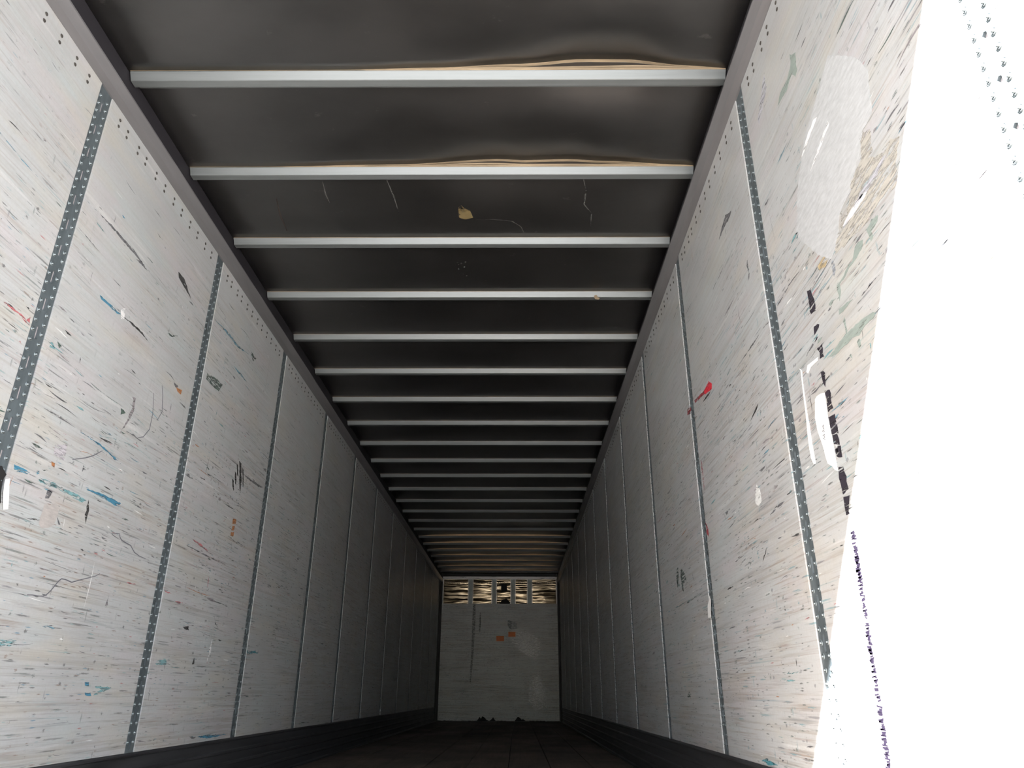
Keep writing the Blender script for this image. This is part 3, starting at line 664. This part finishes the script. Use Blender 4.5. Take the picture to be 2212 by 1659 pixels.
# ------------------------------------------------------------------ front wall
FX0, FX1 = XL + 0.008, 0.848
def ragged_board():
    n = 90; top = 1.783; pts = []
    for i in range(n + 1):
        x = XL + 0.034 + (0.846 - XL - 0.034) * i / n
        z = ZF + 0.006 + 0.012 * abs(noise.noise(Vector((x * 14, 1, 2))))
        for c, w, h in ((-0.72, 0.10, 0.10), (-0.50, 0.05, 0.07), (-0.63, 0.04, 0.05), (0.02, 0.06, 0.11), (0.10, 0.07, 0.04)):
            d = abs(x - c) / w
            if d < 1: z = max(z, ZF + h * (1 - d ** 3) * (0.75 + 0.5 * noise.noise(Vector((x * 40, 5, c)))))
        pts.append((x, z))
    m_ = len(pts); y = YB; vs = []
    for yy in (y, y + 0.02): vs += [(x, yy, z) for x, z in pts] + [(x, yy, top) for x, z in pts]
    N = 2 * m_; fs = []
    for i in range(m_ - 1):
        fs += [(i, i + 1, m_ + i + 1, m_ + i), (N + i, N + m_ + i, N + m_ + i + 1, N + i + 1), (i, N + i, N + i + 1, i + 1), (m_ + i, m_ + i + 1, N + m_ + i + 1, N + m_ + i)]
    fs += [(0, m_, N + m_, N), (m_ - 1, N + m_ - 1, N + 2 * m_ - 1, 2 * m_ - 1)]
    return mesh('liner_board', vs, fs)
part('liner_board', ragged_board(), M['front_liner'], wall_front)
part('void_sheet', box('void_sheet', (XL + 0.02, YB + 0.021, ZF), (0.86, YB + 0.035, ZF + 0.3)), M['black'], wall_front, 'black sheet standing for the dark void behind the chipped board foot')  # black sheet put in for the darkness of the open void
for x in (XL - 0.002, 0.850):
    part('corner_post', box('corner_post', (x, YB - 0.02, ZF), (x + 0.036, YB + 0.03, ZC)), M['corner'], wall_front)
for x in (XL + 0.001, XR - 0.011):
    part('corner_shade', box('corner_shade', (x, YB - 0.42, ZF + 0.002), (x + 0.010, YB - 0.02, ZR)), M['corner'], wall_front)  # dark plate added for the shaded front end of the side wall
part('top_header', extrude('top_header', [(YB + 0.03, 2.288), (YB + 0.004, 2.288), (YB + 0.004, 2.312), (YB - 0.004, 2.316), (YB - 0.004, 2.345), (YB + 0.03, 2.352)], 'x', XL + 0.034, 0.846), M['header'], wall_front)
part('top_filler', box('top_filler', (XL + 0.034, YB + 0.006, 2.352), (0.846, YB + 0.03, ZC + 0.02)), M['corner'], wall_front)
PANES = [(-1.575, -1.068), (-0.945, -0.562), (-0.440, -0.155), (-0.036, 0.200), (0.325, 0.822)]
for pi_, (a, b) in enumerate(PANES):
    nx, nz = 16, 14; vs = []
    for j in range(nz + 1):
        for i in range(nx + 1):
            x = a - 0.02 + (b - a + 0.04) * i / nx; z = 1.775 + (2.29 - 1.775) * j / nz
            e = math.sin(math.pi * i / nx)
            vs.append((x, YB + 0.018 - 0.008 * e * (0.5 + noise.noise(Vector((x * 1.3, z * 5.5, pi_ * 3.1)))) - 0.003 * e * noise.noise(Vector((x * 5, z * 15, pi_))), z))
    fs = [(j * (nx + 1) + i, j * (nx + 1) + i + 1, (j + 1) * (nx + 1) + i + 1, (j + 1) * (nx + 1) + i) for j in range(nz) for i in range(nx)]
    o = part('aluminium_panel', mesh('aluminium_panel', vs, fs, True), M['wavy'], wall_front)
    sp = [(a + 0.03 + (b - a - 0.06) * i / max(1, int((b - a) / 0.055)), -2.215) for i in range(int((b - a) / 0.055) + 1)]
    r = lathe_dots('rivets', [(x, -z) for x, z in sp], [(0.009, 0.0), (0.007, 0.004), (0.003, 0.006)], 6)
    for v in r.vertices: v.co = Vector((v.co.y, YB + 0.012 - v.co.x, v.co.z))
    part('rivets', r, M['header'], o, None, True)
for a, b in ((-1.068, -0.945), (-0.562, -0.440), (-0.155, -0.036), (0.200, 0.325)):
    o = part('front_post', extrude('front_post', [], 'x', 0, 0) if False else box('front_post', (a + 0.026, YB + 0.002, 1.77), (b - 0.026, YB + 0.024, 2.29), 0.002), M['fpost'], wall_front)
    for x in (a + 0.004, b - 0.016):
        part('post_flange', box('post_flange', (x, YB + 0.008, 1.77), (x + 0.012, YB + 0.024, 2.29)), M['header'], o, 'bright narrow flange')
for x in (-1.600, 0.824):
    part('end_flange', box('end_flange', (x, YB + 0.008, 1.77), (x + 0.014, YB + 0.03, 2.29)), M['header'], wall_front)
part('black_plate', box('black_plate', (-0.350, YB - 0.004, 2.045), (-0.226, YB + 0.012, 2.190), 0.004), M['black'], wall_front, 'small black plate on the middle aluminium panel')
def ragged(name, cx, pts, y):
    n = len(pts); vs = [(x, yy, z) for yy in (y, y + 0.01) for x, z in pts]
    return mesh(name, vs, [tuple(range(n)), tuple(range(n, 2 * n))] + [(i, (i + 1) % n, n + (i + 1) % n, n + i) for i in range(n)])
part('torn_edge', ragged('torn_edge', 0, [(-0.380, 1.778), (-0.372, 1.80), (-0.345, 1.835), (-0.33, 1.868), (-0.31, 1.862), (-0.29, 1.878), (-0.262, 1.872), (-0.242, 1.900), (-0.22, 1.866), (-0.195, 1.858), (-0.168, 1.815), (-0.163, 1.778)], YB - 0.002), M['black'], wall_front, 'black torn hole above the board')
for x, z in ((-0.425, 2.15), (-0.43, 2.07), (-0.425, 1.93), (-0.40, 1.86)):
    part('torn_edge', ragged('torn_edge', 0, [(x - .008, z - .012), (x + .01, z - .008), (x + .008, z + .012), (x - .006, z + .010)], YB + 0.0), M['black'], wall_front)
# stains, wear and painted glint on the front board
MK['stain'] = mark_material('mark_board_stain', (0.22, 0.23, 0.22), 0.8)
def front_mark(pts, mat, label=None):
    n = len(pts); vs = [(x, yy, z) for yy in (YB - 0.0012, YB - 0.0002) for x, z in pts]
    part('scuff_mark', mesh('scuff_mark', vs, [tuple(range(n)), tuple(range(n, 2 * n))] + [(i, (i + 1) % n, n + (i + 1) % n, n + i) for i in range(n)]), mat, wall_front, label)
front_mark([(-0.945, 1.77), (-0.895, 1.77), (-0.885, 1.45), (-0.90, 1.1), (-0.93, 0.5), (-0.96, 0.2), (-0.985, 0.2), (-0.96, 0.8), (-0.955, 1.4)], MK['stain'], 'dark run down the board')
front_mark([(-0.80, 1.60), (-0.775, 1.60), (-0.77, 1.40), (-0.785, 1.20), (-0.81, 1.20), (-0.80, 1.40)], MK['darkgreen'])
front_mark([(-0.20, 1.45), (-0.02, 1.40), (0.0, 1.28), (-0.15, 1.26), (-0.21, 1.34)], MK['stain'])
MK['wear_glint'] = mark_material('mark_wear_and_glint', (0.85, 0.85, 0.83), 0.75, 0.3)  # white scuffing plus the board's glossy glint painted in
front_mark([(-0.06, 1.22), (0.12, 1.23), (0.30, 1.18), (0.48, 1.05), (0.50, 0.90), (0.38, 0.66), (0.15, 0.78), (-0.05, 0.92), (-0.13, 1.0)], MK['wear_glint'], 'white worn patch with painted glint')
front_mark([(0.25, 0.30), (0.42, 0.42), (0.55, 0.1), (0.60, -0.25), (0.35, -0.3), (0.22, -0.1)], MK['wear_glint'], 'white worn patch with painted glint')

# ------------------------------------------------------------------ marks on the side walls
def densify(pts, step):
    out = []
    for i, (a, b) in enumerate(pts):
        c, d = pts[(i + 1) % len(pts)]; k = max(1, min(12, int(math.hypot(c - a, d - b) / step)))
        out += [(a + (c - a) * j / k, b + (d - b) * j / k) for j in range(k)]
    return out
def flat_on_wall(name, pts, side, mat, parent, lift_=0.0003, th=0.0004, jag=0.0, label=None):
    x0 = (XL + lift_) if side < 0 else (XR - lift_); x1 = x0 + (th if side < 0 else -th)
    if jag:
        pts = [(a + random.uniform(-jag, jag) * 2.0, b + random.uniform(-jag, jag)) for a, b in densify(pts, 0.012)]
    n = len(pts)
    bm = bmesh.new()
    f = bm.faces.new([bm.verts.new((x0, a, b)) for a, b in pts])
    g_ = bm.faces.new([bm.verts.new((x1, a, b)) for a, b in pts])
    fv, gv = list(f.verts), list(g_.verts)
    for i in range(n): bm.faces.new((fv[i], fv[(i + 1) % n], gv[(i + 1) % n], gv[i]))
    bmesh.ops.recalc_face_normals(bm, faces=bm.faces)
    bmesh.ops.triangulate(bm, faces=[q for q in bm.faces if len(q.verts) > 4])
    me = bpy.data.meshes.new(name); bm.to_mesh(me); bm.free()
    return part(name, me, mat, parent, label)
JAG = {'patch': 0.0015, 'peel': 0.001, 'tan': 0.005}
for side, wall, marks in ((1, wall_right, MARKS_RIGHT), (-1, wall_left, MARKS_LEFT)):
    for i, (k, pts) in enumerate(marks):
        flat_on_wall('scuff_mark', pts, side, MK[k], wall, 0.0002 + 0.0001 * (i % 7), 0.0004, JAG.get(k, 0.0022), LABEL.get(k))
# the many small scuffs, far too many to count, one mesh per colour and wall
rs = random.Random(21)
def strokes(n, side, thick=1.0):
    vs, fs = [], []
    for _ in range(n):
        y = 0.7 + 10.5 * rs.random() ** 1.5; z = min(2.05, max(-0.2, rs.gauss(0.95, 0.62)))
        if rs.random() < 0.35: y += 0; z = min(1.9, max(-0.2, rs.gauss(0.85, 0.25)))
        up = rs.random() < 0.12
        L = min(0.5, math.exp(rs.gauss(-3.1, 0.75))); w = thick * min(0.012, math.exp(rs.gauss(-6.1, 0.55)))
        if up: L *= 0.55
        ang = (math.pi / 2 + rs.gauss(0, 0.12)) if up else rs.gauss(-0.02, 0.05)
        ca, sa = math.cos(ang), math.sin(ang); k = 5; n0 = len(vs); bend = rs.gauss(0, 0.03) * L; skew = rs.random()
        x = (XL + 0.0006) if side < 0 else (XR - 0.0006); top, bot = [], []
        for i in range(k):
            u = i / (k - 1); env = (1 - abs(2 * u - 1) ** 1.6) * (0.35 + 0.65 * (u if skew > 0.5 else 1 - u)) + 0.06
            a = (u - 0.5) * L; c = bend * 4 * u * (1 - u)
            top.append((a, c + w * env * rs.uniform(0.6, 1.3))); bot.append((a + rs.uniform(-1, 1) * w, c - w * env * rs.uniform(0.6, 1.3)))
        for i in range(k):
            for a, c in (top[i], bot[i]):
                zz = min(2.12, max(ZS + 0.004, z + a * sa + c * ca)); vs.append((x, y + a * ca - c * sa, zz))
        for i in range(k - 1): fs.append((n0 + 2 * i, n0 + 2 * i + 1, n0 + 2 * i + 3, n0 + 2 * i + 2))
    return mesh('scuff_marks', vs, fs)
def clear_of_posts(me, posts):
    bm = bmesh.new(); bm.from_mesh(me)
    bmesh.ops.delete(bm, geom=[v for v in bm.verts if any(abs(v.co.y - p) < PH + 0.002 for p in posts)], context='VERTS')
    bm.to_mesh(me); bm.free(); return me
for side, wall, posts in ((-1, wall_left, POST_L), (1, wall_right, POST_R)):
    for key, n, th in (('dark', 420, 0.8), ('dark2', 520, 1.0), ('darkgreen', 190, 1.2), ('teal2', 230, 1.1), ('blue2', 170, 1.0), ('greyscuff', 260, 1.2), ('rust', 60, 0.9), ('redrub', 45, 0.9), ('white3', 160, 0.9)):
        part('scuff_marks', clear_of_posts(strokes(n, side, th), posts), MK[key], wall, None, True)
# wavy pen lines on the left wall
for pts in PEN_LINES:
    pts = fine(pts, 3); up, dn = [], []
    for i, (a, b) in enumerate(pts):
        c, d = pts[min(i + 1, len(pts) - 1)]; e, f_ = pts[max(i - 1, 0)]
        t = Vector((c - e, d - f_)).normalized(); w = 0.0022 * (0.55 + 0.45 * math.sin(math.pi * (i + 0.5) / len(pts)))
        up.append((a - t.y * w, b + t.x * w)); dn.append((a + t.y * w, b - t.x * w))
    flat_on_wall('pen_line', up + dn[::-1], -1, M['ink'], wall_left, 0.0003, 0.0004, 0, 'thin wavy dark line')
# black stripe of rubbed-off tape going on down the sunlit part of the right wall
vs, fs = [], []
z = 0.40
while z > -0.21:
    yc = 1.930 + (0.40 - z) * 0.062
    dens_ = 0.5 + 1.3 * noise.noise(Vector((z * 7, 4.2, 0)))
    if random.random() < dens_ + 0.5:
        a, b = random.uniform(-0.018, -0.007), random.uniform(0.004, 0.018)
        h = random.uniform(0.0032, 0.0046) + 0.0025 * (dens_ > 0.6); sk = random.uniform(-0.004, 0.004); n = len(vs)
        for xx in (XR - 0.0003, XR - 0.0008): vs += [(xx, yc + a, z), (xx, yc + b, z + sk), (xx, yc + b - 0.002, z + sk - h), (xx, yc + a + 0.002, z - h)]
        fs += [(n, n + 1, n + 2, n + 3), (n + 4, n + 7, n + 6, n + 5)] + [(n + i, n + 4 + i, n + 4 + (i + 1) % 4, n + (i + 1) % 4) for i in range(4)]
    z -= 0.0042
part('black_stripe', mesh('black_stripe', vs, fs), MK['purple'], wall_right, 'broken black rub line', True)

# ------------------------------------------------------------------ loose things
def curled(name, pts, side, lift_fn, mat, th=0.0008):
    """A sheet lying on or curling off a side wall: every point gets its own distance from the wall."""
    pts = densify(pts, 0.02); n = len(pts); vs = []
    s = 1 if side < 0 else -1; X0 = XL if side < 0 else XR
    for e in (0, th): vs += [(X0 + s * (lift_fn(a, b) + e), a, b) for a, b in pts]
    bm = bmesh.new(); A = [bm.verts.new(v) for v in vs[:n]]; B = [bm.verts.new(v) for v in vs[n:]]
    bm.faces.new(A); bm.faces.new(B)
    for i in range(n): bm.faces.new((A[i], A[(i + 1) % n], B[(i + 1) % n], B[i]))
    bmesh.ops.recalc_face_normals(bm, faces=bm.faces)
    bmesh.ops.triangulate(bm, faces=[q for q in bm.faces if len(q.verts) > 4])
    me = bpy.data.meshes.new(name); bm.to_mesh(me); bm.free()
    me.materials.append(mat)
    return me
lab = link('torn_label', curled('torn_label', SHAPES['label'], 1, lambda a, b: 0.0012 + 0.002 * max(0, 0.66 - b), M['paper']))
thing(lab, 'torn white paper label stuck on the right wall beside the black stripe', 'label')
for i in range(9):
    z = 0.716 - 0.0045 * i - (0.004 if i > 4 else 0); vs, fs = [], []
    boxv((XR - 0.0029, 1.985 + 0.001 * i, z), (XR - 0.0022, 1.985 + random.uniform(0.008, 0.022), z + 0.0016), vs, fs)
    part('print_line', mesh('print_line', vs, fs), M['ink'], lab)
thing(link('tape_strip', curled('tape_strip', SHAPES['tape'], 1, lambda a, b: 0.0010, M['paper'])),
      'long narrow white tape strip stuck upright on the right wall left of the torn label', 'tape')
thing(link('tape_shred', curled('tape_shred', SHAPES['shred'], 1, lambda a, b: 0.0012, M['paper'])),
      'small slanting white shred stuck on the right wall above the torn label', 'tape')
thing(link('plastic_sliver', curled('plastic_sliver', SHAPES['sliver'], 1, lambda a, b: 0.001 + 0.05 * max(0, 0.42 - b), M['plastic'])),
      'white pointed plastic sliver hanging at the edge of the second slotted post on the right', 'plastic scrap')
thing(link('peeled_flap', curled('peeled_flap', SHAPES['flap'], -1, lambda a, b: 0.002 + 0.35 * max(0, 2.29 - a) * 0.4, M['plastic'])),
      'white peeled flap of wall liner at the left edge of the picture', 'flap')
flat_on_wall('torn_gap', SHAPES['flapdark'], -1, M['black'], wall_left, 0.0009, 0.0005, 0, 'dark tear behind the peeled flap')
st = []
for x0, z0, x1, z1 in ((-0.444, 1.027, -0.282, 1.130), (-0.192, 1.116, -0.042, 1.213)):
    n = 6; vs = []; fs = []
    for j in range(2):
        for i in range(n + 1):
            x = x0 + (x1 - x0) * i / n; b = 0.0015 + 0.002 * (i / n) ** 2
            vs += [(x, YB - b, z0 if j == 0 else z1), (x, YB - b + 0.001, z0 if j == 0 else z1)]
    K = 2 * (n + 1)
    for i in range(n):
        a = 2 * i; fs += [(a, a + 2, K + a + 2, K + a), (a + 1, K + a + 1, K + a + 3, a + 3), (a, a + 1, a + 3, a + 2), (K + a, K + a + 2, K + a + 3, K + a + 1)]
    fs += [(0, K, K + 1, 1), (K - 2, K - 1, 2 * K - 1, 2 * K - 2)]
    st.append(link('orange_sticker', mesh('orange_sticker', vs, fs), M['orange']))
thing(st[0], 'lower orange sticker on the grey front wall, left of the other one', 'sticker', 'orange stickers on the front wall')
thing(st[1], 'upper orange sticker on the grey front wall, touching the white patch of wear and painted glint', 'sticker', 'orange stickers on the front wall')
yb = BOWS[6]
sc = [(0.500, 0.0), (0.515, 0.004), (0.520, -0.010), (0.535, -0.020), (0.528, -0.030), (0.505, -0.028), (0.497, -0.014)]
vs = [(x, yb + 0.014 - q - 0.0015, ZC - 0.022 + d) for q in (0.002, 0.004) for x, d in sc]; n = len(sc)
thing(link('paper_scrap', mesh('paper_scrap', vs, [tuple(range(n)), tuple(range(n, 2 * n))] + [(i, (i + 1) % n, n + (i + 1) % n, n + i) for i in range(n)]), M['tape']),
      'tiny tan paper scrap caught on the fourth roof bow from the camera', 'scrap')
